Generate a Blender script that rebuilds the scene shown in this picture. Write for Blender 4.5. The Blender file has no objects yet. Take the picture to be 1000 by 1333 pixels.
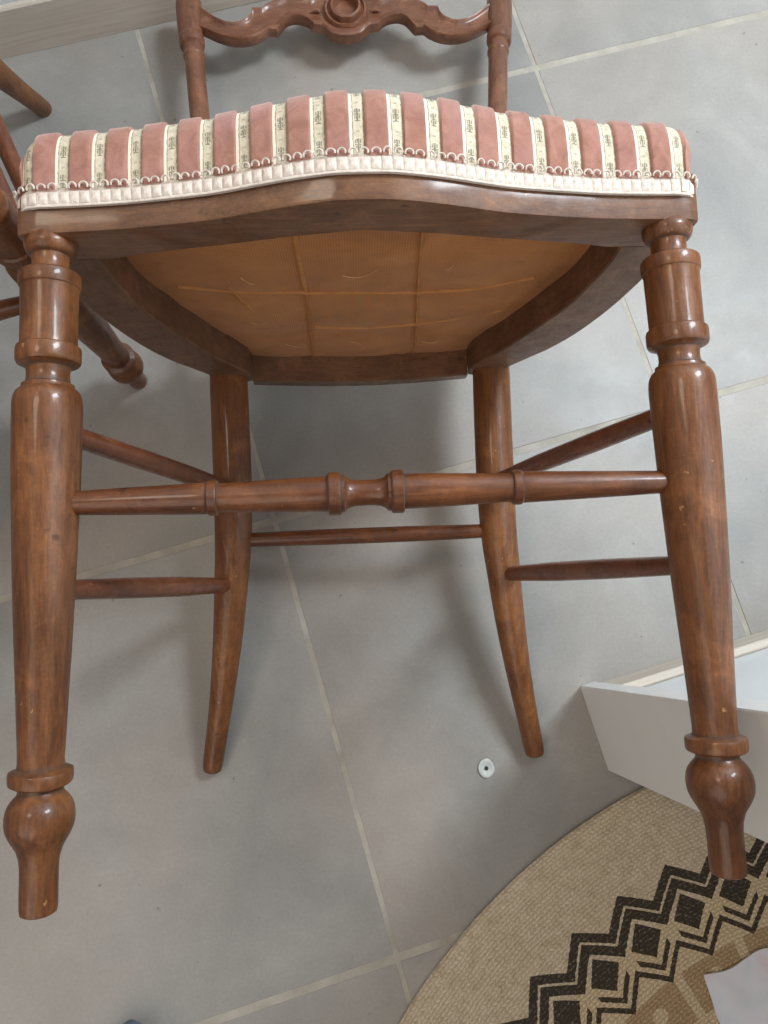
import bpy, bmesh, math, random
import numpy as np
from mathutils import Matrix, Vector, noise
random.seed(7)
sc = bpy.context.scene
C = sc.collection

# ------------------------------------------------------------------ camera
cd = bpy.data.cameras.new('camera'); cam = bpy.data.objects.new('camera', cd); C.objects.link(cam)
cd.sensor_fit = 'HORIZONTAL'; cd.sensor_width = 36.0; cd.lens = 36.0; cd.clip_start = 0.02; cd.clip_end = 50
cam.matrix_world = Matrix(((0.956778, 0.276595, -0.089840, 0.045152),
                           (-0.288080, 0.943708, -0.162556, -0.175899),
                           (0.039821, 0.181411, 0.982601, 0.902251), (0, 0, 0, 1)))
sc.camera = cam
# ------------------------------------------------------------------ light: soft room light and a window to the right
w = bpy.data.worlds.new('World'); sc.world = w; w.use_nodes = True
bg = w.node_tree.nodes['Background']; bg.inputs[0].default_value = (0.93, 0.965, 1.0, 1); bg.inputs[1].default_value = 0.205
def area(name, loc, target, sx, sy, power, col):
    l = bpy.data.lights.new(name, 'AREA'); l.shape = 'RECTANGLE'; l.size = sx; l.size_y = sy; l.energy = power; l.color = col
    o = bpy.data.objects.new(name, l); C.objects.link(o); o.location = loc
    o.rotation_euler = (Vector(target) - Vector(loc)).to_track_quat('-Z', 'Y').to_euler()
    return o
area('window_light', (1.38, 0.38, 1.75), (0.1, 0.0, 0.2), 0.36, 0.62, 37, (0.82, 0.915, 1.0))
area('room_light', (-1.3, -1.3, 2.3), (0.0, -0.1, 0.2), 2.0, 2.0, 22, (1.0, 0.90, 0.80))
area('ceiling_light', (-0.50, 0.48, 2.2), (-0.1, 0.0, 0.2), 0.42, 0.42, 6.5, (1.0, 0.86, 0.70))
vs = sc.view_settings; vs.view_transform = 'Standard'; vs.look = 'None'; vs.gamma = 1.0; vs.exposure = -0.12
vs.use_curve_mapping = False

# ------------------------------------------------------------------ node helpers
class NT:
    def __init__(s, name):
        s.m = bpy.data.materials.new(name); s.m.use_nodes = True; s.t = s.m.node_tree
        s.b = s.t.nodes['Principled BSDF']; s.out = s.t.nodes['Material Output']
    def n(s, typ, **kw):
        nd = s.t.nodes.new('ShaderNode' + typ)
        for k, v in kw.items():
            if k.startswith('i_'): nd.inputs[k[2:].replace('_', ' ')].default_value = v
            else: setattr(nd, k, v)
        return nd
    def l(s, a, b): s.t.links.new(a, b)
    def val(s, x, sock):
        if isinstance(x, (int, float)): sock.default_value = x
        elif isinstance(x, tuple): sock.default_value = x
        else: s.l(x, sock)
    def math(s, op, a, b=0.0, c=0.0, clamp=False):
        nd = s.n('Math', operation=op, use_clamp=clamp)
        s.val(a, nd.inputs[0]); s.val(b, nd.inputs[1]); s.val(c, nd.inputs[2]); return nd.outputs[0]
    def coords(s, kind='Object', scale=(1, 1, 1), loc=(0, 0, 0), rot=(0, 0, 0)):
        tc = s.n('TexCoord'); mp = s.n('Mapping'); s.l(tc.outputs[kind], mp.inputs[0])
        mp.inputs['Scale'].default_value = scale; mp.inputs['Location'].default_value = loc; mp.inputs['Rotation'].default_value = rot
        return mp.outputs[0]
    def noise(s, vec, scale, detail=4, rough=0.55, dist=0.0):
        nd = s.n('TexNoise'); s.l(vec, nd.inputs['Vector']); nd.inputs['Scale'].default_value = scale
        nd.inputs['Detail'].default_value = detail; nd.inputs['Roughness'].default_value = rough; nd.inputs['Distortion'].default_value = dist
        return nd.outputs['Fac']
    def ramp(s, fac, stops, interp='LINEAR'):
        nd = s.n('ValToRGB'); cr = nd.color_ramp; cr.interpolation = interp
        while len(cr.elements) < len(stops): cr.elements.new(0.5)
        for e, (p, c) in zip(cr.elements, stops):
            e.position = p; e.color = (*c, 1) if len(c) == 3 else c
        s.l(fac, nd.inputs[0]); return nd.outputs[0]
    def mix(s, fac, a, b, mode='MIX'):
        nd = s.n('Mix', data_type='RGBA', blend_type=mode)
        s.val(fac, nd.inputs[0])
        for x, k in ((a, 6), (b, 7)):
            if isinstance(x, tuple): nd.inputs[k].default_value = (*x, 1) if len(x) == 3 else x
            else: s.l(x, nd.inputs[k])
        return nd.outputs[2]
    def set(s, **kw):
        for k, v in kw.items():
            k = k.replace('_', ' ')
            if isinstance(v, tuple): s.b.inputs[k].default_value = (*v, 1) if len(v) == 3 else v
            elif isinstance(v, (int, float)): s.b.inputs[k].default_value = v
            else: s.l(v, s.b.inputs[k])
    def bump(s, h, strength, dist, prev=None):
        nd = s.n('Bump'); nd.inputs['Strength'].default_value = strength; nd.inputs['Distance'].default_value = dist
        s.l(h, nd.inputs['Height'])
        if prev is not None: s.l(prev, nd.inputs['Normal'])
        s.l(nd.outputs[0], s.b.inputs['Normal']); return nd.outputs[0]

def lin(r, g, b):
    f = lambda c: (c / 255 / 12.92) if c / 255 <= 0.04045 else ((c / 255 + 0.055) / 1.055) ** 2.4
    return (f(r), f(g), f(b))

def wood(name, axis, dark, mid, light, rough=0.3, coat=0.35, worn=0.5, dusty=None):
    s = NT(name)
    st = [22.0, 22.0, 22.0]; st[axis] = 2.6
    g = s.noise(s.coords(scale=tuple(st)), 9.0, 8, 0.68, 0.5)
    col = s.ramp(g, [(0.20, dark), (0.45, mid), (0.80, light)])
    big = s.noise(s.coords(), 16.0, 4, 0.6, 0.4)
    col = s.mix(s.ramp(big, [(0.42, (0, 0, 0)), (0.72, (0.8, 0.8, 0.8))]), col, s.mix(0.45, col, tuple(c * 0.5 for c in dark)))
    pal = s.noise(s.coords(loc=(9, 4, 2)), 24.0, 4, 0.6, 0.6)
    col = s.mix(s.ramp(pal, [(0.50, (0, 0, 0)), (0.78, (0.7, 0.7, 0.7))]), col, tuple(min(1, c * 1.3) for c in light))
    st2 = [150.0, 150.0, 150.0]; st2[axis] = 7.0
    wr = s.noise(s.coords(scale=st2, loc=(3, 1, 7)), 0.55, 5, 0.65)
    col = s.mix(s.ramp(wr, [(0.62, (0, 0, 0)), (0.74, (worn, worn, worn))]), col, lin(176, 124, 76))
    sp = s.noise(s.coords(loc=(5, 2, 1)), 85.0, 2, 0.5)
    col = s.mix(s.ramp(sp, [(0.69, (0, 0, 0)), (0.77, (0.6, 0.6, 0.6))]), col, tuple(c * 0.3 for c in dark))
    fine = [900.0, 900.0, 900.0]; fine[axis] = 70.0
    fg = s.noise(s.coords(scale=tuple(fine)), 1.0, 3, 0.6)
    col = s.mix(0.40, col, s.ramp(fg, [(0.3, (0.45, 0.45, 0.45)), (0.7, (1.25, 1.25, 1.25))]), 'MULTIPLY')
    mot = s.noise(s.coords(), 420.0, 3, 0.65)
    col = s.mix(0.5, col, s.ramp(mot, [(0.3, (0.66, 0.66, 0.66)), (0.7, (1.22, 1.22, 1.22))]), 'MULTIPLY')
    nick = s.noise(s.coords(scale=(1, 1, 1), loc=(8, 8, 3)), 190.0, 2, 0.5)
    col = s.mix(s.ramp(nick, [(0.735, (0, 0, 0)), (0.77, (0.55, 0.55, 0.55))]), col, lin(190, 140, 92))
    rr = s.noise(s.coords(), 70.0, 5, 0.68)
    ro = s.ramp(rr, [(0.3, (rough - 0.06,) * 3), (0.75, (rough + 0.20,) * 3)])
    cw = coat
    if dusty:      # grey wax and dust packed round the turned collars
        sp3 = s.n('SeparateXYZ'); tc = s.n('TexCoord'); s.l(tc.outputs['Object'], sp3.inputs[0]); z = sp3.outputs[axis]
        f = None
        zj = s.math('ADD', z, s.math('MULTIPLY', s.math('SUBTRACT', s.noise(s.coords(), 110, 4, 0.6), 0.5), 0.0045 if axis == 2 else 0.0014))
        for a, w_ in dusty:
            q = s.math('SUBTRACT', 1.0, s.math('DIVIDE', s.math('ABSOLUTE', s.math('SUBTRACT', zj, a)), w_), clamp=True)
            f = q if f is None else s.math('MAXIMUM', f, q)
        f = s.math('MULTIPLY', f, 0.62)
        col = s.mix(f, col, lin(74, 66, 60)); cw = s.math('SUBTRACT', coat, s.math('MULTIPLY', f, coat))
    s.set(Base_Color=col, Coat_Weight=cw, Coat_Roughness=0.11, Specular_IOR_Level=0.36, Roughness=ro)
    b1 = s.bump(fg, 0.10, 0.0006)
    s.bump(s.noise(s.coords(), 150.0, 4, 0.62), 0.16, 0.0012, b1)
    return s.m

M = {}
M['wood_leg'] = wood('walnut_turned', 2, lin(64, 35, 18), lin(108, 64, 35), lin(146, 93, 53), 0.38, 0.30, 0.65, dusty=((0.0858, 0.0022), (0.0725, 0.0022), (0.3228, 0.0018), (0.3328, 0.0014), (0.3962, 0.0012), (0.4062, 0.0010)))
M['wood_back_leg'] = wood('walnut_back_leg', 2, lin(74, 40, 19), lin(116, 69, 35), lin(148, 94, 49), 0.38, 0.28, 0.5)
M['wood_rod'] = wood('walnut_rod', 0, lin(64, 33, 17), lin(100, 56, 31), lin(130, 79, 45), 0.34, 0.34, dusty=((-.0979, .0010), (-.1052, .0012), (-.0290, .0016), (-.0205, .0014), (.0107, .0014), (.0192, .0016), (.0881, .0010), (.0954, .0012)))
M['wood_rod_side'] = wood('walnut_rod_side', 1, lin(82, 40, 22), lin(112, 61, 37), lin(134, 78, 48), 0.36)
M['wood_rail'] = wood('walnut_rail', 0, lin(80, 52, 36), lin(114, 77, 53), lin(138, 97, 68), 0.40, 0.40, 0.35)
M['wood_side'] = wood('walnut_side_rail', 1, lin(80, 52, 36), lin(110, 76, 54), lin(130, 92, 68), 0.45, 0.1, 0.2)
M['wood_back'] = wood('walnut_carved', 0, lin(78, 46, 32), lin(120, 76, 54), lin(144, 98, 72), 0.32, 0.3, 0.35)
M['wood_post'] = wood('walnut_post', 2, lin(78, 46, 32), lin(118, 74, 52), lin(142, 96, 70), 0.32, 0.3, 0.35)

def mk_cloth_brown():
    s = NT('brown_underside_cloth')
    v = s.coords()
    base = s.ramp(s.noise(v, 18, 5, 0.6, 0.5), [(0.25, lin(166, 104, 52)), (0.55, lin(190, 124, 65)), (0.8, lin(204, 141, 82))])
    stain = s.noise(s.coords(loc=(2, 5, 0)), 55, 3, 0.6)
    base = s.mix(s.ramp(stain, [(0.64, (0, 0, 0)), (0.78, (0.6, 0.6, 0.6))]), base, lin(104, 60, 30))
    wx = s.n('TexWave', wave_type='BANDS', bands_direction='X'); s.l(v, wx.inputs[0]); wx.inputs['Scale'].default_value = 150; wx.inputs['Distortion'].default_value = 1.2
    wy = s.n('TexWave', wave_type='BANDS', bands_direction='Y'); s.l(v, wy.inputs[0]); wy.inputs['Scale'].default_value = 150; wy.inputs['Distortion'].default_value = 1.2
    wv = s.math('ADD', wx.outputs['Fac'], wy.outputs['Fac'])
    base = s.mix(0.5, base, s.ramp(s.math('MULTIPLY', wv, 0.5), [(0.2, (0.6, 0.6, 0.6)), (0.8, (1.15, 1.15, 1.15))]), 'MULTIPLY')
    s.set(Base_Color=base, Roughness=0.9, Specular_IOR_Level=0.2, Sheen_Weight=0.15)
    s.bump(wv, 0.25, 0.0005)
    return s.m
M['under'] = mk_cloth_brown()

def mk_velvet():
    s = NT('dusty_rose_velvet')
    v = s.coords()
    a = s.noise(v, 85, 6, 0.68, 0.8); b = s.noise(v, 24, 4, 0.6)
    col = s.ramp(a, [(0.25, lin(132, 92, 80)), (0.5, lin(162, 115, 99)), (0.75, lin(182, 137, 121))])
    col = s.mix(s.ramp(b, [(0.45, (0, 0, 0)), (0.75, (0.55, 0.55, 0.55))]), col, lin(184, 138, 134))
    s.set(Base_Color=col, Roughness=0.95, Specular_IOR_Level=0.1, Sheen_Weight=0.8, Sheen_Roughness=0.4, Sheen_Tint=(0.95, 0.76, 0.70, 1))
    s.bump(s.noise(v, 1400, 2, 0.7), 0.5, 0.0006)
    return s.m
M['velvet'] = mk_velvet()

def mk_ribbon():
    # woven ribbon: pale ground, piped left edge, thin green-grey lines, small woven posts repeated along its length
    s = NT('cream_woven_ribbon')
    tc = s.n('TexCoord'); sp = s.n('SeparateXYZ'); s.l(tc.outputs['UV'], sp.inputs[0])
    u = sp.outputs[0]; vv = sp.outputs[1]
    nz = s.noise(s.coords(), 420, 3, 0.6)
    ju = s.math('ADD', u, s.math('MULTIPLY', s.math('SUBTRACT', nz, 0.5), 0.16))
    jv = s.math('ADD', vv, s.math('MULTIPLY', s.math('SUBTRACT', nz, 0.5), 0.0016))
    per = s.math('FRACT', s.math('DIVIDE', jv, 0.0200))
    c = s.math('ABSOLUTE', s.math('SUBTRACT', ju, 0.57))
    def band(x, lo, hi): return s.math('MULTIPLY', s.math('GREATER_THAN', x, lo), s.math('LESS_THAN', x, hi))
    post = s.math('MULTIPLY', s.math('LESS_THAN', c, 0.07), band(per, 0.14, 0.58))
    side = s.math('MULTIPLY', band(c, 0.11, 0.20), s.math('MAXIMUM', band(per, 0.22, 0.34), band(per, 0.44, 0.56)))
    arm = s.math('MULTIPLY', s.math('LESS_THAN', c, 0.19), s.math('MAXIMUM', band(per, 0.13, 0.17), band(per, 0.36, 0.40)))
    dot = s.math('MULTIPLY', s.math('LESS_THAN', c, 0.12), band(per, 0.78, 0.84))
    pat = s.math('MAXIMUM', s.math('MAXIMUM', post, side), s.math('MAXIMUM', arm, s.math('MULTIPLY', dot, 0.5)))
    edge = s.math('MAXIMUM', band(ju, 0.21, 0.27), band(ju, 0.93, 1.2))
    pat = s.math('MULTIPLY', s.math('MAXIMUM', s.math('MULTIPLY', pat, 0.82), s.math('MULTIPLY', edge, 0.75)), s.ramp(nz, [(0.25, (0.5,) * 3), (0.6, (1, 1, 1))]))
    ground = s.ramp(s.noise(s.coords(), 260, 3, 0.6), [(0.3, lin(192, 180, 154)), (0.7, lin(222, 210, 187))])
    ground = s.mix(s.math('LESS_THAN', ju, 0.20), ground, lin(236, 226, 206))
    col = s.mix(pat, ground, lin(98, 92, 74))
    s.set(Base_Color=col, Roughness=0.75, Specular_IOR_Level=0.25, Sheen_Weight=0.1)
    wv = s.n('TexWave', wave_type='BANDS', bands_direction='X'); s.l(s.coords('UV', scale=(1, 1600, 1), rot=(0, 0, 0)), wv.inputs[0])
    s.bump(s.noise(s.coords(), 900, 2, 0.6), 0.5, 0.0006)
    return s.m
M['ribbon'] = mk_ribbon()

def mk_gimp():
    s = NT('cream_braid')
    v = s.coords()
    col = s.ramp(s.noise(v, 300, 4, 0.6), [(0.25, lin(204, 186, 170)), (0.6, lin(232, 217, 204))])
    s.set(Base_Color=col, Roughness=0.7, Specular_IOR_Level=0.3, Sheen_Weight=0.2)
    s.bump(s.noise(s.coords(scale=(3, 3, 0.4)), 900, 2, 0.6), 0.6, 0.0008)
    return s.m
M['gimp'] = mk_gimp()

def mk_tile():
    s = NT('grey_concrete_look_tile')
    oi = s.n('ObjectInfo'); tc = s.n('TexCoord')
    off = s.n('CombineXYZ'); s.l(s.math('MULTIPLY', oi.outputs['Random'], 37.0), off.inputs[0]); s.l(s.math('MULTIPLY', oi.outputs['Random'], 91.0), off.inputs[1])
    ad = s.n('VectorMath', operation='ADD'); s.l(tc.outputs['Object'], ad.inputs[0]); s.l(off.outputs[0], ad.inputs[1])
    v = ad.outputs[0]
    a = s.noise(v, 5.0, 5, 0.6, 0.5); b = s.noise(v, 22.0, 5, 0.62, 0.3); c = s.noise(v, 260.0, 3, 0.6)
    col = s.ramp(a, [(0.28, lin(140, 137, 132)), (0.5, lin(154, 150, 144)), (0.72, lin(168, 163, 156))])
    warm = s.noise(v, 3.4, 3, 0.5, 0.4)
    col = s.mix(s.ramp(warm, [(0.45, (0, 0, 0)), (0.72, (0.6, 0.6, 0.6))]), col, lin(170, 156, 145))
    col = s.mix(0.5, col, s.ramp(b, [(0.3, (0.88, 0.88, 0.88)), (0.7, (1.08, 1.08, 1.08))]), 'MULTIPLY')
    col = s.mix(0.35, col, s.ramp(c, [(0.3, (0.80, 0.80, 0.80)), (0.7, (1.10, 1.10, 1.10))]), 'MULTIPLY')
    fs = s.noise(v, 900.0, 2, 0.6)
    col = s.mix(0.4, col, s.ramp(fs, [(0.3, (0.84, 0.84, 0.84)), (0.7, (1.10, 1.10, 1.10))]), 'MULTIPLY')
    sp = s.noise(v, 95.0, 1, 0.4)
    col = s.mix(s.ramp(sp, [(0.775, (0, 0, 0)), (0.80, (0.6, 0.6, 0.6))]), col, lin(96, 94, 92))
    col = s.mix(s.math('MULTIPLY', s.math('SUBTRACT', oi.outputs['Random'], 0.5), 0.10), col, (0.2, 0.2, 0.2))
    s.set(Base_Color=col, Roughness=s.ramp(b, [(0.3, (0.36,) * 3), (0.7, (0.52,) * 3)]), Specular_IOR_Level=0.4)
    s.bump(b, 0.08, 0.002, s.bump(c, 0.10, 0.0006))
    return s.m
M['tile'] = mk_tile()

def simple(name, c0, c1, scale, rough, bump=0.0, bscale=200, spec=0.4, **kw):
    s = NT(name)
    s.set(Base_Color=s.ramp(s.noise(s.coords(), scale, 5, 0.6, 0.3), [(0.3, c0), (0.7, c1)]), Roughness=rough, Specular_IOR_Level=spec, **kw)
    if bump: s.bump(s.noise(s.coords(), bscale, 4, 0.6), bump, 0.002)
    return s.m
M['grout'] = simple('beige_grout', lin(158, 150, 138), lin(190, 182, 169), 26, 0.9, 0.4, 500)
M['wall'] = simple('white_wall_paint', (0.80, 0.83, 0.84), (0.84, 0.86, 0.86), 8, 0.55, 0.08, 240)
M['jamb'] = simple('white_gloss_paint', (0.84, 0.83, 0.80), (0.88, 0.87, 0.84), 14, 0.38, 0.06, 160)
def mk_skirt():
    s = NT('pale_oak_skirting')
    g = s.noise(s.coords(scale=(1.2, 26, 26)), 5.0, 6, 0.6, 0.8)
    col = s.ramp(g, [(0.25, lin(192, 176, 158)), (0.5, lin(208, 195, 180)), (0.75, lin(220, 209, 197))])
    s.set(Base_Color=col, Roughness=0.5); s.bump(g, 0.1, 0.001); return s.m
M['skirt'] = mk_skirt()
M['thread'] = simple('pale_thread', lin(190, 142, 92), lin(214, 172, 122), 200, 0.8)
M['seam'] = simple('tan_seam', lin(178, 118, 64), lin(200, 140, 84), 120, 0.9)
M['plastic'] = simple('white_plastic', lin(176, 180, 178), lin(206, 208, 204), 90, 0.4)
M['hole'] = simple('dark_hole', lin(40, 40, 40), lin(62, 60, 58), 90, 0.7)
M['shoe'] = simple('charcoal_leather', lin(56, 54, 58), lin(76, 74, 78), 60, 0.5, 0.2, 400)
M['sole'] = simple('blue_grey_rubber', lin(96, 106, 122), lin(118, 128, 142), 40, 0.7)
M['flake'] = simple('white_paint_flake', lin(210, 210, 205), lin(228, 228, 224), 60, 0.6)
def mk_lilac():
    s = NT('lilac_cotton')
    v = s.coords()
    col = s.ramp(s.noise(v, 12, 4, 0.6, 0.6), [(0.3, lin(206, 214, 228)), (0.52, lin(224, 224, 230)), (0.72, lin(226, 200, 208))])
    s.set(Base_Color=col, Roughness=0.9, Sheen_Weight=0.2); s.bump(s.noise(v, 700, 3, 0.6), 0.3, 0.0006); return s.m
M['lilac'] = mk_lilac()

RUG_C = (0.41301, -1.08388); RUG_R = 0.6773
def mk_rug():
    # object origin at the rug's centre; woven jute rows run round it, the border is printed
    s = NT('printed_jute')
    tc = s.n('TexCoord'); sp = s.n('SeparateXYZ'); s.l(tc.outputs['Object'], sp.inputs[0])
    x, y = sp.outputs[0], sp.outputs[1]
    nz = s.noise(s.coords(), 240, 4, 0.65)
    r0 = s.math('SQRT', s.math('ADD', s.math('MULTIPLY', x, x), s.math('MULTIPLY', y, y)))
    ang = s.math('ARCTAN2', y, x)
    # the weave
    rw = s.math('ADD', r0, s.math('MULTIPLY', s.math('SUBTRACT', s.noise(s.coords(), 45, 3, 0.6), 0.5), 0.006))
    row = s.math('DIVIDE', rw, 0.0042)
    rowi = s.math('FLOOR', row); rowf = s.math('FRACT', row)
    sgn = s.math('SUBTRACT', s.math('MULTIPLY', s.math('MODULO', rowi, 2.0), 2.0), 1.0)
    arc = s.math('DIVIDE', s.math('MULTIPLY', ang, s.math('MULTIPLY', rowi, 0.0042)), 0.0058)
    slant = s.math('ADD', arc, s.math('MULTIPLY', s.math('MULTIPLY', sgn, rowf), 0.55))
    cell = s.math('FRACT', slant)
    hump = s.math('MULTIPLY', s.math('SINE', s.math('MULTIPLY', rowf, math.pi)), s.math('POWER', s.math('SINE', s.math('MULTIPLY', cell, math.pi)), 0.7))
    hump = s.math('ADD', hump, s.math('MULTIPLY', s.math('SUBTRACT', nz, 0.5), 1.1))
    jute = s.ramp(s.noise(s.coords(), 90, 5, 0.65, 0.4), [(0.25, lin(190, 170, 142)), (0.5, lin(212, 193, 165)), (0.78, lin(226, 210, 185))])
    jute = s.mix(0.45, jute, s.ramp(hump, [(0.0, (0.5, 0.5, 0.5)), (0.6, (1.08, 1.08, 1.08))]), 'MULTIPLY')
    # the print
    N = 59.0; pitch = 2 * math.pi / N
    jit = s.math('MULTIPLY', s.math('SUBTRACT', nz, 0.5), 0.0042)
    r = s.math('ADD', r0, jit)
    ph = s.math('DIVIDE', s.math('SUBTRACT', ang, math.radians(112.05)), pitch)
    ua = s.math('ABSOLUTE', s.math('SUBTRACT', s.math('FRACT', s.math('ADD', s.math('ADD', ph, 0.5), s.math('MULTIPLY', jit, 6.0))), 0.5))   # 0 at peak .. 0.5
    tri = s.math('SUBTRACT', 1.0, s.math('MULTIPLY', ua, 4.0))       # 1 .. -1
    def within(v, lo, hi): return s.math('MULTIPLY', s.math('GREATER_THAN', v, lo), s.math('LESS_THAN', v, hi))
    e1 = s.math('SUBTRACT', r, s.math('MULTIPLY', tri, 0.0128))       # upper zigzag coordinate
    bandA = within(e1, 0.5722, 0.5845); bandB = within(e1, 0.5560, 0.5690)
    dia = s.math('LESS_THAN', s.math('ADD', s.math('DIVIDE', s.math('ABSOLUTE', s.math('SUBTRACT', r, 0.5430)), 0.0205),
                                    s.math('DIVIDE', ua, 0.350)), 1.0)
    e2 = s.math('ADD', r, s.math('MULTIPLY', tri, 0.0128))            # lower zigzag coordinate
    line1 = s.math('MULTIPLY', within(e2, 0.5195, 0.5268), s.math('LESS_THAN', ua, 0.37))
    line2 = within(e2, 0.5055, 0.5130)
    black = s.math('MAXIMUM', s.math('MAXIMUM', bandA, bandB), s.math('MAXIMUM', dia, s.math('MAXIMUM', line1, line2)))
    cream = s.math('MULTIPLY', s.math('GREATER_THAN', r, 0.4955), s.math('LESS_THAN', e2, 0.5430))
    node = s.math('LESS_THAN', s.math('ADD', s.math('POWER', s.math('DIVIDE', s.math('SUBTRACT', r, 0.5455), 0.011), 2.0),
                                     s.math('POWER', s.math('DIVIDE', s.math('SUBTRACT', 0.5, ua), 0.12), 2.0)), 1.0)
    cream = s.math('MAXIMUM', cream, s.math('MULTIPLY', node, s.math('LESS_THAN', e1, 0.5535)))
    # inner field: brown ring with cream dots, then cream lozenges
    ring = within(r, 0.4480, 0.4955)
    ub = s.math('SUBTRACT', s.math('FRACT', s.math('DIVIDE', s.math('SUBTRACT', ang, math.radians(96.0)), pitch * 1.5)), 0.5)
    dots = s.math('LESS_THAN', s.math('ADD', s.math('POWER', s.math('DIVIDE', s.math('SUBTRACT', r, 0.474), 0.0085), 2.0), s.math('POWER', s.math('DIVIDE', ub, 0.115), 2.0)), 1.0)
    bars = s.math('MULTIPLY', s.math('GREATER_THAN', s.math('ABSOLUTE', ub), 0.43), ring)
    inner = s.math('LESS_THAN', r, 0.4480)
    loz = s.math('LESS_THAN', s.math('ABSOLUTE', s.math('SUBTRACT', s.math('ADD', s.math('DIVIDE', s.math('ABSOLUTE', ub), 0.5), s.math('DIVIDE', s.math('ABSOLUTE', s.math('SUBTRACT', r, 0.41)), 0.05)), 0.7)), 0.12)
    cream = s.math('MAXIMUM', cream, s.math('MAXIMUM', s.math('MULTIPLY', dots, ring), s.math('MAXIMUM', bars, s.math('MULTIPLY', inner, s.math('SUBTRACT', 1.0, loz)))))
    brown = s.math('MULTIPLY', s.math('LESS_THAN', r, 0.4955), s.math('SUBTRACT', 1.0, cream), clamp=True)
    wear = s.ramp(s.math('ADD', s.math('MULTIPLY', nz, 0.6), s.math('MULTIPLY', hump, 0.4)), [(0.15, (0.55,) * 3), (0.4, (0.95,) * 3)])
    shade = s.ramp(hump, [(0.0, (0.7,) * 3), (0.6, (1.05,) * 3)])
    col = s.mix(s.math('MULTIPLY', cream, 0.85), jute, s.mix(1.0, lin(216, 193, 156), shade, 'MULTIPLY'))
    col = s.mix(s.math('MULTIPLY', brown, 0.7), col, s.mix(1.0, lin(168, 134, 92), shade, 'MULTIPLY'))
    col = s.mix(s.math('MULTIPLY', black, wear), col, lin(46, 41, 36))
    s.set(Base_Color=col, Roughness=0.92, Specular_IOR_Level=0.15)
    s.bump(hump, 0.8, 0.0016)
    return s.m
M['rug'] = mk_rug()
M['rugside'] = simple('jute_edge', lin(140, 114, 82), lin(176, 148, 112), 120, 0.95, 0.5, 400)

# ------------------------------------------------------------------ mesh helpers
def make(name, verts, faces, mat, parent=None, smooth=35, uv=None):
    me = bpy.data.meshes.new(name)
    me.from_pydata([tuple(map(float, v)) for v in verts], [], faces); me.update()
    bm = bmesh.new(); bm.from_mesh(me)
    if uv is None: bmesh.ops.recalc_face_normals(bm, faces=bm.faces)
    bm.to_mesh(me); bm.free()
    if smooth:
        me.polygons.foreach_set('use_smooth', [True] * len(me.polygons))
        me.set_sharp_from_angle(angle=math.radians(smooth))
    if uv is not None:
        ul = me.uv_layers.new(name='UVMap')
        for lp in me.loops: ul.data[lp.index].uv = uv[lp.vertex_index]
    if mat is not None: me.materials.append(mat)
    o = bpy.data.objects.new(name, me); C.objects.link(o)
    if parent is not None: o.parent = parent
    return o
def link_mesh(name, me, parent, mtx):
    o = bpy.data.objects.new(name, me); C.objects.link(o); o.parent = parent; o.matrix_local = mtx; return o
def tag(o, label=None, cat=None, group=None, kind=None):
    if label: o['label'] = label
    if cat: o['category'] = cat
    if group: o['group'] = group
    if kind: o['kind'] = kind
    return o
def ring_faces(n_rings, n_seg, cap0=True, cap1=True, base=0):
    F = []
    for i in range(n_rings - 1):
        for j in range(n_seg):
            a = base + i * n_seg + j; b = base + i * n_seg + (j + 1) % n_seg
            F.append((a, b, b + n_seg, a + n_seg))
    if cap0: F.append(tuple(base + j for j in range(n_seg))[::-1])
    if cap1: F.append(tuple(base + (n_rings - 1) * n_seg + j for j in range(n_seg)))
    return F
def tube(path, radii, seg=20, squash=None):
    """rings round a 3-D path; radii a number or (a, b) per point"""
    P = [Vector(p) for p in path]; V = []
    up = Vector((0, 1, 0.01))
    for i, p in enumerate(P):
        t = (P[min(i + 1, len(P) - 1)] - P[max(i - 1, 0)]).normalized()
        u = up - t * up.dot(t)
        if u.length < 1e-4: u = Vector((1, 0, 0))
        u.normalize(); v = t.cross(u)
        r = radii[i]; ra, rb = r if isinstance(r, tuple) else (r, r)
        for j in range(seg):
            a = 2 * math.pi * j / seg
            V.append(p + v * (math.cos(a) * ra) + u * (math.sin(a) * rb))
    return V, ring_faces(len(P), seg)
def sweep(sections, closed=False):
    """sections: list of equal-length point lists"""
    n = len(sections[0]); V = [p for s_ in sections for p in s_]
    F = ring_faces(len(sections), n, not closed, not closed)
    if closed:
        b = (len(sections) - 1) * n
        for j in range(n): F.append((b + j, b + (j + 1) % n, (j + 1) % n, j))
    return V, F
def box(x0, x1, y0, y1, z0, z1, c=0.0):
    """box with chamfered top edges"""
    V = [(x0, y0, z0), (x1, y0, z0), (x1, y1, z0), (x0, y1, z0),
         (x0, y0, z1 - c), (x1, y0, z1 - c), (x1, y1, z1 - c), (x0, y1, z1 - c)]
    F = [(3, 2, 1, 0), (0, 1, 5, 4), (1, 2, 6, 5), (2, 3, 7, 6), (3, 0, 4, 7)]
    if c:
        V += [(x0 + c, y0 + c, z1), (x1 - c, y0 + c, z1), (x1 - c, y1 - c, z1), (x0 + c, y1 - c, z1)]
        F += [(4, 5, 9, 8), (5, 6, 10, 9), (6, 7, 11, 10), (7, 4, 8, 11), (8, 9, 10, 11)]
    else: F += [(4, 5, 6, 7)]
    return V, F
def cr(pts, n):
    """Catmull-Rom resampling of a list of tuples"""
    P = [np.array(p, float) for p in pts]; P = [2 * P[0] - P[1]] + P + [2 * P[-1] - P[-2]]
    out = []
    for i in range(1, len(P) - 2):
        for k in range(n):
            t = k / n; a, b, c, d = P[i - 1:i + 3]
            out.append(0.5 * (2 * b + (c - a) * t + (2 * a - 5 * b + 4 * c - d) * t * t + (3 * b - a - 3 * c + d) * t ** 3))
    out.append(P[-2]); return out
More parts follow.
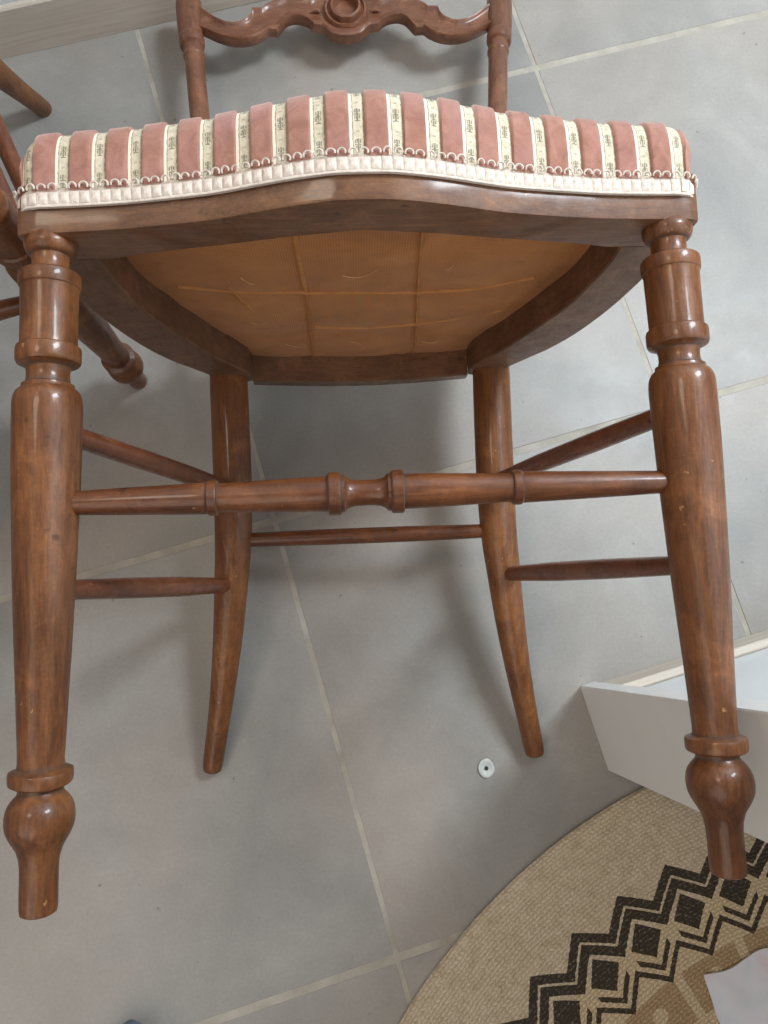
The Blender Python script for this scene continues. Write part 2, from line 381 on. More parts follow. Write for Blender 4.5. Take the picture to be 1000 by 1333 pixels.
def empty(name, mtx):
    o = bpy.data.objects.new(name, None); C.objects.link(o); o.matrix_world = mtx; o.empty_display_size = 0.1; return o

# ------------------------------------------------------------------ the setting
V, F = box(-1.5, 2.5, -2.0, 1.0, -0.03, -0.0007)
floor = tag(make('floor', V, F, M['grout'], smooth=0), kind='structure')
gx, gy = 0.0025, 0.0040
V, F = box(gx, 0.5 - gx, gy, 0.5 - gy, -0.02, 0.0, 0.0009)
V = [(a - 0.25, b - 0.25, c) for a, b, c in V]
tile_me = None
for i in range(-3, 5):
    for j in range(-4, 2):
        if tile_me is None:
            o = make('tile', V, F, M['tile'], floor, 0); tile_me = o.data
        else:
            o = bpy.data.objects.new('tile', tile_me); C.objects.link(o); o.parent = floor
        o.location = (i * 0.5 + 0.25, j * 0.5 + 0.25, random.uniform(-0.0003, 0.0002))
# back wall with skirting board (the chair's back almost touches it)
WY = 0.693
V, F = box(-1.5, 2.5, WY + 0.010, WY + 0.11, -0.01, 2.4)
wb = tag(make('back_wall', V, F, M['wall'], smooth=0), kind='structure')
V, F = box(-1.5, 2.5, WY, WY + 0.0095, 0.0006, 0.070, 0.002)
make('skirting_board', V, F, M['skirt'], wb, 0)
# partition wall at the right, its open end lined with a white jamb
V, F = box(0.306, 2.5, -0.374, -0.3005, -0.01, 2.4)
wr_ = tag(make('partition_wall', V, F, M['wall'], smooth=0), kind='structure')
V, F = box(0.3105, 2.5, -0.3000, -0.2905, 0.0006, 0.070, 0.002)
make('skirting_board', V, F, M['skirt'], wr_, 0)
def vbox(x0, x1, y0, y1, z0, z1, c):
    pts = [(x0 + c, y0), (x1 - c, y0), (x1, y0 + c), (x1, y1 - c), (x1 - c, y1), (x0 + c, y1), (x0, y1 - c), (x0, y0 + c)]
    return sweep([[(a, b, z) for a, b in pts] for z in (z0, z1)])
V, F = vbox(0.2865, 0.3055, -0.3857, -0.2869, 0.0005, 2.05, 0.0012)
make('door_jamb', V, F, M['jamb'], wr_, 0)

# ------------------------------------------------------------------ the chair (local: x to the picture's right, y to the back, z up)
H = 0.415
def lathe_pts(profile, axis_fn, seg=40, wob=0.0, seed=0, chip=0.0):
    V = []
    for z, r in profile:
        for j in range(seg):
            a = 2 * math.pi * j / seg
            d = noise.noise(Vector((math.cos(a) * 1.2 + seed, math.sin(a) * 1.2, z * 60))) * wob
            zz = z
            if chip and 0.0745 < z < 0.0862: zz += chip * (math.sin(2 * a + 0.6) * 0.6 + 0.6 * noise.noise(Vector((math.cos(a) * 2.2 + seed, math.sin(a) * 2.2, 0))))
            c = axis_fn(zz); 
            V.append((c[0] + (r * .93 + d) * math.cos(a), c[1] + (r * .93 + d) * math.sin(a), zz))
    return V, ring_faces(len(profile), seg)
LEG = [(0.0005, 0.0095), (0.0015, 0.0112), (0.005, 0.0117), (0.0136, 0.0117), (0.022, 0.0117), (0.028, 0.0119), (0.033, 0.0125), (0.0384, 0.0143), (0.041, 0.0158),
       (0.0437, 0.0176), (0.0468, 0.0194), (0.0499, 0.0208), (0.0526, 0.02145), (0.0553, 0.0217), (0.0585, 0.0216), (0.0615, 0.0210), (0.0643, 0.0199), (0.0668, 0.0182), (0.0688, 0.0163),
       (0.0702, 0.0148), (0.0719, 0.0140), (0.0742, 0.0142), (0.0746, 0.0150), (0.0752, 0.0184), (0.0762, 0.0197), (0.0778, 0.0201), (0.0823, 0.0201), (0.0836, 0.0196), (0.0842, 0.0184),
       (0.0848, 0.0162), (0.0856, 0.0148), (0.0896, 0.0144), (0.0987, 0.0148), (0.1150, 0.0156), (0.1308, 0.0164), (0.1540, 0.0176), (0.1774, 0.0188), (0.2010, 0.0199), (0.2248, 0.0208),
       (0.2490, 0.0216), (0.2732, 0.0222), (0.2900, 0.0225), (0.3040, 0.0226), (0.3090, 0.0225), (0.3125, 0.0221), (0.3150, 0.0213), (0.3170, 0.0201), (0.3183, 0.0187), (0.3190, 0.0174),
       (0.3196, 0.0171), (0.3214, 0.0170), (0.3219, 0.0160), (0.3226, 0.0147), (0.3250, 0.0141), (0.3272, 0.0139), (0.3300, 0.0140), (0.3324, 0.0147), (0.3336, 0.0162), (0.3345, 0.0183),
       (0.3352, 0.0202), (0.3364, 0.0210), (0.3376, 0.0212), (0.3440, 0.0212), (0.3456, 0.0208), (0.3463, 0.0196), (0.3468, 0.0187), (0.3500, 0.0186), (0.3667, 0.0187), (0.3835, 0.0190),
       (0.3845, 0.0192), (0.3850, 0.0199), (0.3862, 0.0203), (0.3918, 0.0203), (0.3932, 0.0200), (0.3942, 0.0190), (0.3947, 0.0160), (0.3952, 0.0130), (0.3975, 0.0122), (0.4010, 0.0120),
       (0.4045, 0.0121), (0.4058, 0.0124), (0.4063, 0.0134), (0.4070, 0.0148), (0.4084, 0.0160), (0.4105, 0.0170), (0.4127, 0.0174), (0.4150, 0.0171), (0.4165, 0.0164), (0.4190, 0.0150)]

# plan of the seat frame
FX = [0, .02, .05, .085, .105, .135, .156, .19, .2185]; FY = [-.0487, -.0475, -.0405, -.0295, -.0250, -.0200, -.0172, -.0150, -.0145]
_fc = cr(list(zip(FX, FY)), 8); _fcx = np.array([p[0] for p in _fc]); _fcy = np.array([p[1] for p in _fc])
def front_y(x): return float(np.interp(abs(x), _fcx, _fcy))
IX = [0, .047, .09, .125, .154, .17, .2185]; IY = [-.0078, -.001, .0085, .0150, .0215, .0262, .0268]
def inner_y(x): return float(np.interp(abs(x), IX, IY))
SIDE = cr([(.2183, .0272), (.2192, .06), (.2182, .10), (.2140, .155), (.2040, .215), (.1900, .262), (.1755, .293), (.1620, .322), (.1555, .346), (.1480, .360)], 5)
SIDEI = cr([(.1805, .0272), (.1815, .055), (.1797, .09), (.1747, .14), (.1630, .19), (.1500, .235), (.1390, .27), (.1275, .298), (.1196, .322), (.1196, .349)], 5)
def rear_y(x): return 0.385 - 0.0185 * (abs(x) / 0.12) ** 1.8
def rear_in(x): return 0.365 - 0.017 * (abs(x) / 0.12) ** 1.8

def rail_sec(o, i, z0, z1, c=0.0016):
    o = np.array(o); i = np.array(i); d = (i - o) / np.linalg.norm(i - o)
    p = lambda base, k, z: (base[0] + d[0] * k, base[1] + d[1] * k, z)
    return [p(o, c * 1.3, z0), p(o, c * .35, z0 + c * .35), p(o, 0, z0 + c * 1.3), p(o, 0, z1 - c), p(o, c, z1), p(i, -c, z1), p(i, 0, z1 - c), p(i, 0, z0 + c), p(i, -c, z0)]

# closed outline of the upholstery
def outline(off):
    pts = []
    xs = np.linspace(-0.203, 0.203, 81)
    pts += [(x, front_y(x)) for x in xs]
    pts += [(.2100, -.0130), (.2150, -.0085), (.2178, -.001), (.2186, .012)]
    pts += [tuple(p) for p in SIDE]
    pts += [(x, rear_y(x)) for x in np.linspace(0.115, -0.115, 30)]
    pts += [(-p[0], p[1]) for p in SIDE[::-1]]
    pts += [(-.2186, .012), (-.2178, -.001), (-.2150, -.0085), (-.2100, -.0130)]
    P = np.array(pts); n = len(P)
    T = np.roll(P, -1, 0) - np.roll(P, 1, 0); T /= np.linalg.norm(T, axis=1)[:, None]
    N = np.c_[T[:, 1], -T[:, 0]]
    return P + N * off
OUT = outline(0.0012)
_A = OUT; _B = np.roll(OUT, -1, 0)
def dist_in(x, y):
    p = np.array((x, y)); ab = _B - _A; t = np.clip(((p - _A) * ab).sum(1) / (ab ** 2).sum(1), 0, 1)
    return float(np.sqrt((((_A + ab * t[:, None]) - p) ** 2).sum(1).min()))
ZC = 0.4405
def pad_z(x, y):
    d = dist_in(x, y); A = 0.0458 + 0.0042 * (1 - min(1, abs(x) / 0.21) ** 2); R = 0.036
    k = max(0.0, 1 - d / R)
    h = ZC + A * (1 - k ** 4.0) ** (1 / 4.0)
    t = min(1, d / 0.17); return h + 0.012 * (3 * t * t - 2 * t ** 3)
_right = [p for p in OUT if p[0] >= 0]
def y_range(x):
    """where the outline crosses this x: front and back"""
    ys = []
    for a, b in zip(_A, _B):
        if (a[0] - x) * (b[0] - x) <= 0 and a[0] != b[0]:
            ys.append(a[1] + (b[1] - a[1]) * (x - a[0]) / (b[0] - a[0]))
    return min(ys), max(ys)
XM = float(OUT[:, 0].max()) - 0.0002
def tsamp(n):
    """0..1 bunched strongly at 0 and lightly at 1"""
    t = np.linspace(0, 1, n); return np.where(t < .6, (t / .6) ** 2.6 * .5, 1 - ((1 - t) / .4) ** 2.2 * .5)
TS = tsamp(34)
def strip(x0, x1, nx, lift, edge):
    xs = np.linspace(x0, x1, nx); V = []; UV = []; base_off = []
    for i, x in enumerate(xs):
        x = max(-XM, min(XM, x)); a, b = y_range(x); u = i / (nx - 1)
        o = lift * (1 - abs(2 * u - 1) ** edge) if edge else lift
        s = 0.0; prev = None
        for t in TS:
            y = a + (b - a) * t; z = pad_z(x, y); e = 0.0006
            hx = (pad_z(min(XM, x + e), y) - pad_z(max(-XM, x - e), y)) / (2 * e)
            yy0, yy1 = max(a, y - e), min(b, y + e)
            hy = (pad_z(x, yy1) - pad_z(x, yy0)) / (yy1 - yy0)
            n = Vector((-hx, -hy, 1)).normalized()
            p = Vector((x, y, z))
            if prev is not None: s += (p - prev).length
            prev = p
            if t == 0: n = Vector((n.x, n.y, 0)).normalized() if (n.x or n.y) else n
            V.append(p + n * o); UV.append((u, s))
    m = len(TS); F = [(i * m + k, (i + 1) * m + k, (i + 1) * m + k + 1, i * m + k + 1) for i in range(nx - 1) for k in range(m - 1)]
    return V, F, UV

def post_c(s, z):
    x = float(np.interp(z, [.40, .44, .60, .77, .854, .88, .93, .96], [.1440, .1490, .1665, .1835, .1913, .1953, .1992, .2010]))
    y = float(np.interp(z, [.40, .44, .48], [.3400, .3530, .3633])) if z < .48 else .36 + .165 * (z - .46)
    return (s * x, y, z)

def build_chair(name, mtx):
    root = empty(name, mtx)
    W = M
    # front legs
    for s in (-1, 1):
        ax = lambda z, s=s: (s * (0.20977 - 0.00767 * z / H), 0.0)
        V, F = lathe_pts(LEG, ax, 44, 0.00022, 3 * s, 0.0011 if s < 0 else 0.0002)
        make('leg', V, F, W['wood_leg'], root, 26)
    # back legs: splayed and swept
    for s in (-1, 1):
        pts = [(.1445, .3400, .440, .0200, .0180), (.1435, .3395, .400, .0205, .0185), (.1425, .3400, .340, .0206, .0185), (.1422, .3405, .294, .0205, .0183), (.1432, .3430, .240, .0196, .0178),
               (.1475, .3485, .192, .0180, .0166), (.1532, .3565, .140, .0160, .0150), (.1607, .3670, .090, .0139, .0134), (.1700, .3798, .040, .0120, .0117), (.1782, .3900, .0, .0110, .0107), (.1795, .3918, -.0085, .0102, .0100), (.1797, .3922, -.0105, .0088, .0086)]
        c = cr(pts, 5)
        V, F = tube([(s * p[0], p[1], p[2]) for p in c], [(p[3], p[4]) for p in c], 28)
        make('leg', V, F, W['wood_back_leg'], root, 40)
    # stretchers
    zst = .2456
    half = [(-.2060, .0066), (-.1900, .0074), (-.1500, .0087), (-.1100, .0099), (-.1012, .0101), (-.1000, .0100), (-.0996, .0107), (-.0988, .0112), (-.0942, .0112), (-.0934, .0107), (-.0930, .0094), (-.0900, .0092), (-.0700, .0100), (-.0400, .0111), (-.0250, .0113),
            (-.0242, .0113), (-.0240, .0131), (-.0230, .0138), (-.0170, .0138), (-.0160, .0132), (-.0158, .0122), (-.0138, .0121), (-.0133, .0114), (-.0120, .0101), (-.0095, .0089), (-.0060, .0083), (0, .0082)]
    prof = half + [(-a, b) for a, b in half[-2::-1]]
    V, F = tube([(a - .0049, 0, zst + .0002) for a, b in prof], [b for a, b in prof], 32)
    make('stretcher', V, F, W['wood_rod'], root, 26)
    def rod(p, q, rad):
        n = 14; P = [tuple(p[k] + (q[k] - p[k]) * i / n for k in range(3)) for i in range(n + 1)]
        rr = [np.interp(i / n, [0, .35, .65, 1], rad) for i in range(n + 1)]
        V, F = tube(P, [float(r) for r in rr], 20); make('stretcher', V, F, W['wood_rod' if abs(p[0] - q[0]) > .2 else 'wood_rod_side'], root, 40)
    for s in (-1, 1):
        rod((s * .2035, .004, .2945), (s * .1430, .338, .2945), (.0066, .0082, .0086, .0070))
        rod((s * .2055, .004, .1920), (s * .1510, .346, .1925), (.0062, .0082, .0090, .0076))
    rod((-.143, .345, .2400), (.143, .345, .2400), (.0074, .0086, .0086, .0074))
    # seat frame
    zr = .4478
    xs = np.r_[-.2176, np.linspace(-.2150, .2150, 87), .2176]
    secs = []
    for x in xs:
        e = .0035 if abs(x) > .217 else (.0012 if abs(x) > .2149 else 0)
        xx = max(-.2186, min(.2186, x * 1.004 if abs(x) > .217 else x))
        secs.append(rail_sec((xx, front_y(x) + e), (xx, inner_y(x) - e * .3), H, zr, .0015))
    V, F = sweep(secs); make('front_rail', V, F, W['wood_rail'], root, 32)
    for s in (-1, 1):
        secs = [rail_sec((s * o[0], o[1]), (s * i[0], i[1]), H + .0006, zr, .0013) for o, i in zip(SIDE, SIDEI)]
        V, F = sweep(secs); make('side_rail', V, F, W['wood_side'], root, 32)
    secs = [rail_sec((x, rear_y(x)), (x, rear_in(x)), H + .0003, zr, .0013) for x in np.linspace(-.1193, .1193, 30)]
    V, F = sweep(secs); make('rear_rail', V, F, W['wood_rail'], root, 32)
    # cloth stretched under the seat, webbing showing through, with loose stitches
    nx, ny = 70, 66; V = []
    xs = np.linspace(-.196, .196, nx)
    for x in xs:
        a = inner_y(x) - .012; b = np.interp(abs(x), [0, .12, .135, .155, .17, .182, .196], [.372, .354, .312, .243, .19, .13, .06])
        for k in range(ny):
            y = a + (b - a) * k / (ny - 1)
            u = (x + .0) / .0985; v = (y - .1745) / .105
            fu = u + .5 - math.floor(u + .5); fv = v - math.floor(v)
            sag = .0026 * math.sin(math.pi * fu) ** .6 * math.sin(math.pi * fv) ** .6
            rx = .0013 * math.exp(-((min(fu, 1 - fu) * .0985) / .0016) ** 2); ry = .0008 * math.exp(-((min(fv, 1 - fv) * .105) / .0014) ** 2)
            V.append((x, y, .4462 - sag - rx - ry + .0011 * noise.noise(Vector((x * 22, y * 22, 1))) + .0005 * noise.noise(Vector((x * 70, y * 55, 3)))))
    F = [(i * ny + k, (i + 1) * ny + k, (i + 1) * ny + k + 1, i * ny + k + 1) for i in range(nx - 1) for k in range(ny - 1)]
    uc = make('underside_cloth', V, F, W['under'], root, 60)
    for (x0, y0, x1, y1, b) in [(-.0988, .124, -.0866, .140, .003), (-.0156, .126, .0156, .113, .008), (-.105, .232, -.0897, .233, .002), (-.0776, .3016, -.0576, .311, .002),
                                (.0653, .304, .0826, .3056, .003), (-.010, .300, .001, .309, -.004), (.068, .118, .0748, .110, .002), ]:
        P = []
        for i in range(9):
            t = i / 8; P.append((x0 + (x1 - x0) * t, y0 + (y1 - y0) * t + b * math.sin(math.pi * t), .4448 - .0042 - .0008 * math.sin(math.pi * t)))
        V, F = tube(P, [.00042] * 9, 6); make('stitch', V, F, W['thread'], uc, 60)
    for pts in ([(-.0485, .012), (-.049, .0704), (-.0485, .172), (-.0511, .3014), (-.052, .36)], [(.0445, .012), (.0455, .0704), (.051, .177), (.0595, .3113), (.061, .358)],
                [(-.0485, .1722), (-.01, .1738), (.051, .1771)], [(.051, .1771), (.10, .172), (.150, .150)], [(-.048, .170), (-.10, .166), (-.155, .150)], [(-.045, .262), (.0, .268), (.057, .262)], [(.057, .262), (.10, .246), (.135, .228)], [(-.105, .120), (-.112, .150), (-.101, .205)]):
        c = cr([(a, b, .4437 + .0017) for a, b in pts], 8)
        V, F = tube(c, [(.0022, .0011)] * len(c), 8)
        make('webbing_seam', V, F, W['seam'], uc, 60)
    # upholstery
    V, F, UV = strip(-XM, XM, 60, -.0005, 0)
    pad = make('seat_cushion', V, F, W['velvet'], root, 60)
    cx = [-.003 + .0232 * k for k in range(-9, 10)]; hw = .0041
    edges = [-XM] + [e for c in cx for e in (c - hw, c + hw)] + [XM]
    for k in range(len(edges) - 1):
        if k % 2:
            V, F, UV = strip(edges[k] - .0003, edges[k + 1] + .0003, 7, .0006, 0); make('ribbon', V, F, W['ribbon'], pad, 60, UV)
        else:
            V, F, UV = strip(edges[k], edges[k + 1], 13, .0027, 16); make('velvet_stripe', V, F, W['velvet'], pad, 60)
    # braid trim
    G = outline(0.0024); n = len(G)
    Tn = np.roll(G, -1, 0) - np.roll(G, 1, 0); Tn /= np.linalg.norm(Tn, axis=1)[:, None]; Nn = np.c_[Tn[:, 1], -Tn[:, 0]]
    secs = [[(*(g + m_ * a), z) for a, z in ((-.0012, .4302), (.0012, .4302), (.0015, .4308), (.0013, .4314), (.0009, .4318), (.0009, .4404), (.0012, .4408), (.0006, .4415), (-.0012, .4415))] for g, m_ in zip(G, Nn)]
    V, F = sweep(secs, True); trim = make('braid_trim', V, F, W['gimp'], root, 50)
    seg = np.linalg.norm(np.roll(G, -1, 0) - G, axis=1); cum = np.r_[0, np.cumsum(seg)]; total = cum[-1]
    nb = int(round(total / .0066)); pitch = total / nb
    # block: a small pillow; loop: a thread arch
    bv = []; q = 6
    for i in range(q + 1):
        for k in range(q + 1):
            a = -1 + 2 * i / q; b = -1 + 2 * k / q
            bv.append((a * .0030, -.0001 - .0009 * ((1 - a ** 2) * (1 - b ** 4)) ** .5, b * .0040))
    bf = [(i * (q + 1) + k, (i + 1) * (q + 1) + k, (i + 1) * (q + 1) + k + 1, i * (q + 1) + k + 1) for i in range(q) for k in range(q)]
    lv, lf = tube([(.0029 * math.cos(a) * (1.08 if 0 < i < 8 else .9), -.0006 - .0006 * math.sin(a), .0036 * math.sin(a)) for i, a in enumerate(np.linspace(math.pi, 0, 9))], [.00072] * 9, 6)
    bme = lme = None; bo = []; lo = []
    for k in range(nb):
        sd = (k + .5) * pitch; i = int(np.searchsorted(cum, sd) - 1); f_ = (sd - cum[i]) / seg[i]; j = (i + 1) % n
        p = G[i] * (1 - f_) + G[j] * f_; t = Tn[i] * (1 - f_) + Tn[j] * f_; t /= np.linalg.norm(t); nn = (t[1], -t[0])
        base = Matrix(((t[0], -nn[0], 0, p[0] + nn[0] * .0009), (t[1], -nn[1], 0, p[1] + nn[1] * .0009), (0, 0, 1, .4360), (0, 0, 0, 1)))
        front = p[1] < .03
        jb = Matrix.Translation((0, random.uniform(-.0002, .0001), random.uniform(-.0002, .0002))) @ Matrix.Rotation(random.uniform(-.05, .05), 4, 'Y') @ Matrix.Diagonal((1, random.uniform(.8, 1.2), random.uniform(.96, 1.03), 1))
        mb = base @ jb; ml = base @ Matrix.Translation((random.uniform(-.0003, .0003), -.0014, .0052)) @ Matrix.Rotation(random.uniform(-.22, .22), 4, 'Y') @ Matrix.Diagonal((random.uniform(.78, .96), 1, random.uniform(.74, .98), 1))
        if front:
            if bme is None:
                o = make('braid_block', bv, bf, W['gimp'], trim, 60); bme = o.data; o.matrix_local = mb
                o = make('braid_loop', lv, lf, W['gimp'], trim, 60); lme = o.data; o.matrix_local = ml
            else:
                link_mesh('braid_block', bme, trim, mb); link_mesh('braid_loop', lme, trim, ml)
        else:
            for (vs_, fs_, mm, acc) in ((bv, bf, mb, bo), (lv, lf, ml, bo)):
                acc.append(([mm @ Vector(v) for v in vs_], fs_))
    V = []; F = []
    for vs_, fs_ in bo:
        b0 = len(V); V += vs_; F += [tuple(b0 + i for i in f_) for f_ in fs_]
    tag(make('braid_edging', V, F, W['gimp'], trim, 60), kind='stuff')
    # back posts
    PR = [(.415, .0120), (.47, .0122), (.55, .0124), (.65, .0123), (.78, .0119), (.842, .0121), (.8475, .0122), (.8482, .0129), (.8500, .0135), (.8528, .0136), (.8545, .0130), (.8552, .0122), (.8640, .0121),
          (.8648, .0130), (.8660, .0150), (.8690, .0158), (.8760, .0159), (.8790, .0152), (.8800, .0148), (.8830, .0154), (.8900, .0160), (.9100, .0164), (.9280, .0163), (.9340, .0158), (.9390, .0140), (.9420, .0110), (.9440, .0060)]
    for s in (-1, 1):
        V, F = tube([post_c(s, z) for z, r in PR], [r for z, r in PR], 30)
        make('back_post', V, F, W['wood_post'], root, 30)
    # carved rail of the back
    lx = [0, .009, .018, .0245, .0303, .036, .042, .0475, .0534, .061, .068, .074, .0785, .0830, .0873, .0935, .099, .1045, .112, .121, .131, .143, .1545, .167, .186]
    lz = [.8770, .8780, .8812, .8880, .8945, .8950, .8962, .9020, .9056, .9080, .9080, .9055, .9014, .8945, .8877, .8880, .8883, .8825, .8776, .8735, .8717, .8722, .8750, .8800, .8900]
    ux = [0, .012, .022, .033, .045, .055, .065, .075, .084, .092, .0977, .1035, .1045, .1180, .1195, .1225, .126, .134, .142, .152, .1635, .172, .186]
    uz = [.9780, .9740, .9640, .9480, .9360, .9385, .9400, .9395, .9370, .9340, .9305, .9265, .9228, .9228, .9150, .9095, .9056, .9005, .8985, .9000, .9056, .9120, .9240]
    secs = []
    for x in np.linspace(-.184, .184, 185):
        a = float(np.interp(abs(x), lx, lz)); b = float(np.interp(abs(x), ux, uz)); s_ = []
        bow = .006 * (1 - (x / .19) ** 2)
        yc = lambda z: .36 + .165 * (z - .46) + bow + max(0, z - .935) * .55
        for t, dep in ((0, .006), (.02, -.0085), (.07, -.0105), (.13, -.0100), (.18, -.0080), (.30, -.0068), (.5, -.0060), (.70, -.0068), (.80, -.0080), (.86, -.0100), (.93, -.0105), (.98, -.0085), (1, .006), (.9, .0100), (.5, .0108), (.1, .0100)):
            z = a + (b - a) * t; s_.append((x, yc(z) + dep, z))
        secs.append(s_)
    V, F = sweep(secs); br = make('back_rail', V, F, W['wood_back'], root, 45)
    V = []; prof = [(.0001, -.0076), (.009, -.0078), (.0125, -.0085), (.0140, -.0120), (.0148, -.0180), (.0165, -.0205), (.0190, -.0195), (.0200, -.0160), (.0212, -.0112), (.0222, -.0112), (.0238, -.0140), (.0258, -.0142), (.0275, -.0118), (.0285, -.0070)]
    for r, dep in prof:
        for j in range(40):
            a = 2 * math.pi * j / 40; k = 1 + .10 * max(0, math.cos(a * 2 + math.pi)) * (1 if math.sin(a) > 0 else .2) - .07 * math.exp(-((a - 1.5 * math.pi) / .22) ** 2)
            x = r * k * math.cos(a); z = .9175 + r * k * 1.08 * math.sin(a)
            V.append((x, .36 + .165 * (z - .46) + .006 + dep, z))
    make('carved_rosette', V, ring_faces(len(prof), 40), W['wood_back'], br, 45)
    # small leaf bead in the rosette's lower rim and acanthus curls beside it
    for (bx, bz, rx, rz, d) in ((-.006, .9055, .0055, .0035, -.0105), (.006, .9055, .0055, .0035, -.0105), (-.038, .914, .006, .0045, -.010), (.038, .914, .006, .0045, -.010)):
        P = cr([(bx - rx, 0, bz), (bx - rx * .4, 0, bz + rz * .5), (bx + rx * .4, 0, bz + rz * .5), (bx + rx, 0, bz)], 4)
        V, F = tube([(p[0], .36 + .165 * (p[2] - .46) + .006 + d, p[2]) for p in P], [.0008 + .0020 * math.sin(math.pi * i / (len(P) - 1)) for i in range(len(P))], 10)
        make('carved_leaf', V, F, W['wood_back'], br, 50)
    return root

M1 = Matrix(((0.969141, 0.029569, 0.244726, 0.026091), (-0.246379, 0.084368, 0.965494, -0.320208), (0.007902, -0.995996, 0.089050, 0.402503), (0, 0, 0, 1)))
chair1 = build_chair('dining_chair', M1)
tag(chair1, 'walnut chair lying on its back, rose striped velvet seat edged with cream braid', 'chair', 'matching dining chairs')

def copy_tree(o, parent=None):
    c = o.copy(); C.objects.link(c)
    if parent is not None:
        c.parent = parent; c.matrix_parent_inverse = o.matrix_parent_inverse.copy()
    for ch in o.children: copy_tree(ch, c)
    return c
bpy.context.view_layer.update()
chair2 = copy_tree(chair1)
chair2.matrix_world = Matrix.Translation((-0.322, 0.212, 0.0005)) @ Matrix.Rotation(0.0, 4, 'Z') @ Matrix.Rotation(0.0285, 4, 'X')
tag(chair2, 'walnut chair standing upright at the left edge, mostly out of frame', 'chair', 'matching dining chairs')

# ------------------------------------------------------------------ the round rug
V = []; seg = 240
prof = [(RUG_R - .004, .0005), (RUG_R, .0035), (RUG_R - .0008, .0068), (RUG_R - .004, .0082)]
for r, z in prof:
    for j in range(seg):
        a = 2 * math.pi * j / seg; k = 1 + .0012 * noise.noise(Vector((math.cos(a) * 14, math.sin(a) * 14, 2)))
        V.append((r * k * math.cos(a), r * k * math.sin(a), z))
rings = len(prof)
for i, r in enumerate(np.linspace(RUG_R - .02, .02, 40)):
    for j in range(seg):
        a = 2 * math.pi * j / seg; V.append((r * math.cos(a), r * math.sin(a), .0084 + .0005 * noise.noise(Vector((r * 30 * math.cos(a), r * 30 * math.sin(a), 5)))))
    rings += 1
rug = make('round_rug', V, ring_faces(rings, seg), M['rug'], None, 60)
rug.location = (RUG_C[0], RUG_C[1], 0.0003)
tag(rug, 'round jute rug with black zigzag and lozenge border on the tiles', 'rug')

# ------------------------------------------------------------------ lilac cloth on the rug
nx = 44; V = []
o0 = Vector((.2900, -.5960)); e1 = Vector((.30, -.065)); e2 = Vector((.085, -.22))
for t in (0, 1):
    for i in range(nx):
        for k in range(nx):
            u = i / (nx - 1); v = k / (nx - 1)
            a_, b_ = 2 * u - 1, 2 * v - 1
            ur = .5 + .5 * (a_ * (.45 + .55 * math.sqrt(1 - b_ * b_ / 2))) * 1.06; vr = .5 + .5 * (b_ * (.45 + .55 * math.sqrt(1 - a_ * a_ / 2))) * 1.06
            p = o0 + e1 * ur + e2 * vr + Vector((.006 * noise.noise(Vector((u * 4, v * 4, 3))), .008 * noise.noise(Vector((u * 5, v * 5, 9)))))
            ed = min(u, 1 - u, v, 1 - v)
            h = .0100 + min(1, ed / .2) * (.010 + .012 * noise.noise(Vector((u * 3.2, v * 4.2, 1))) + .007 * noise.noise(Vector((u * 9, v * 7, 4))))
            V.append((p.x, p.y, max(.0105, h) + (.0016 if t else 0)))
F = []
for t in (0, 1):
    b = t * nx * nx
    F += [(b + i * nx + k, b + (i + 1) * nx + k, b + (i + 1) * nx + k + 1, b + i * nx + k + 1) for i in range(nx - 1) for k in range(nx - 1)]
bd = [(i, 0) for i in range(nx)] + [(nx - 1, k) for k in range(1, nx)] + [(i, nx - 1) for i in range(nx - 2, -1, -1)] + [(0, k) for k in range(nx - 2, 0, -1)]
for q_, (a, b) in enumerate(bd):
    c, d = bd[(q_ + 1) % len(bd)]
    F.append((a * nx + b, c * nx + d, nx * nx + c * nx + d, nx * nx + a * nx + b))
cl = make('cloth', V, F, M['lilac'], None, 60)
tag(cl, 'crumpled pale lilac cloth lying on the rug at the corner', 'cloth')

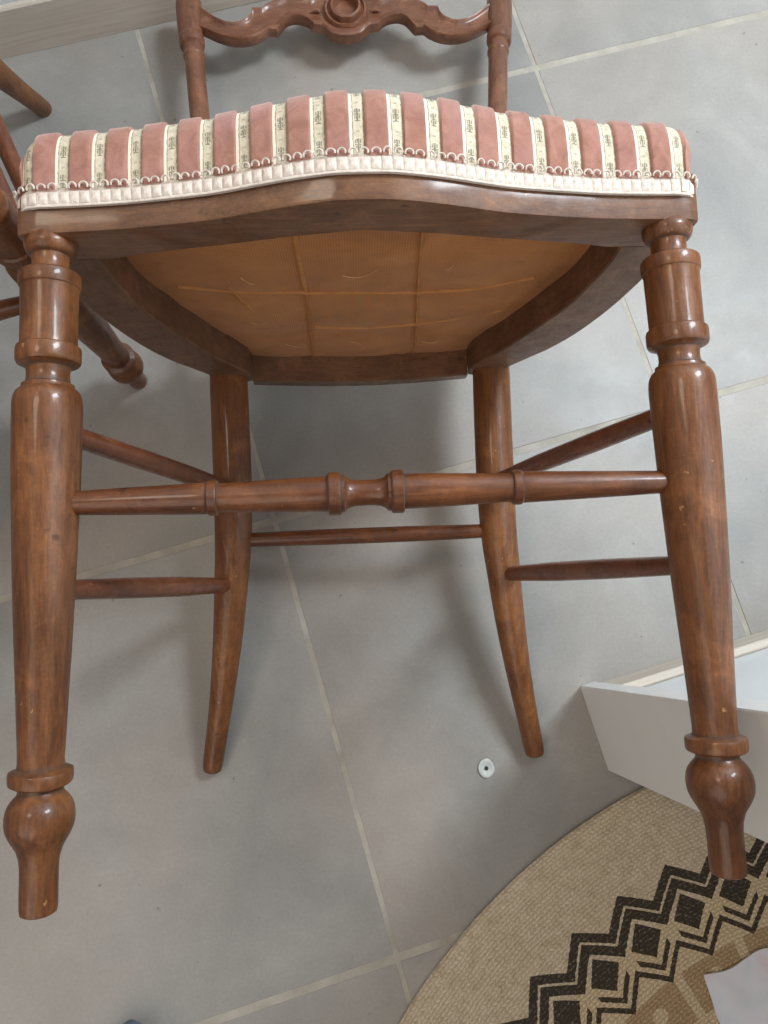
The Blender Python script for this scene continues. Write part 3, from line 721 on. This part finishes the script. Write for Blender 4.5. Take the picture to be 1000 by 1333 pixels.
# ------------------------------------------------------------------ shoe at the lower edge
sh = empty('shoe', Matrix.Translation((-.284, -.472, 0)) @ Matrix.Rotation(-0.25, 4, 'Z'))
tag(sh, 'dark charcoal shoe toe showing at the bottom edge', 'shoe')
def shoe_half(t):   # half width along the length, t = 0 at the toe
    return float(np.interp(t, [0, .02, .05, .1, .2, .35, .5, .7, .9, 1], [.004, .017, .026, .035, .046, .048, .040, .033, .034, .020]))
L = .27
def loft(zf, scale, ts):
    secs = []
    for t in ts:
        hwid = shoe_half(t) * scale; y = -t * L; ring_ = []
        z0, z1 = zf(t)
        for a in np.linspace(0, 2 * math.pi, 25)[:-1]:
            ca, sa = math.cos(a), math.sin(a)
            ring_.append((hwid * math.copysign(abs(ca) ** .7, ca), y, z0 + (z1 - z0) * (.5 + .5 * math.copysign(abs(sa) ** .7, sa))))
        secs.append(ring_)
    return sweep(secs)
ts = np.r_[np.linspace(0, .1, 9), np.linspace(.14, 1, 14)]
V, F = loft(lambda t: (.0006, .022), 1.06, ts); make('sole', V, F, M['sole'], sh, 50)
V, F = loft(lambda t: (.016, .030 + .055 * min(1, t / .55) + .012 * min(1, t / .06)), .93, .012 + ts * .97); make('upper', V, F, M['shoe'], sh, 60)

# ------------------------------------------------------------------ small things on the floor
V = []; F = []
prof = [(.0022, .0002), (.0022, .0010), (.0048, .0012), (.0060, .0020), (.0078, .0024), (.0090, .0018), (.0094, .0003)]
for r, z in prof:
    for j in range(32):
        a = 2 * math.pi * j / 32; k = 1 + .10 * noise.noise(Vector((math.cos(a), math.sin(a), 4)))
        V.append((r * k * math.cos(a), r * k * math.sin(a) * 1.12, z))
ws = make('washer', V, ring_faces(len(prof), 32, True, True), M['plastic'], None, 40)
ws.location = (.1537, -.3415, .0004)
V = [(.0023 * math.cos(2 * math.pi * j / 16), .0023 * math.sin(2 * math.pi * j / 16), z) for z in (.0009, .0016) for j in range(16)]
make('centre_hole', V, ring_faces(2, 16), M['hole'], ws, 30)
tag(ws, 'small white plastic washer with dark centre on the floor tile', 'washer')
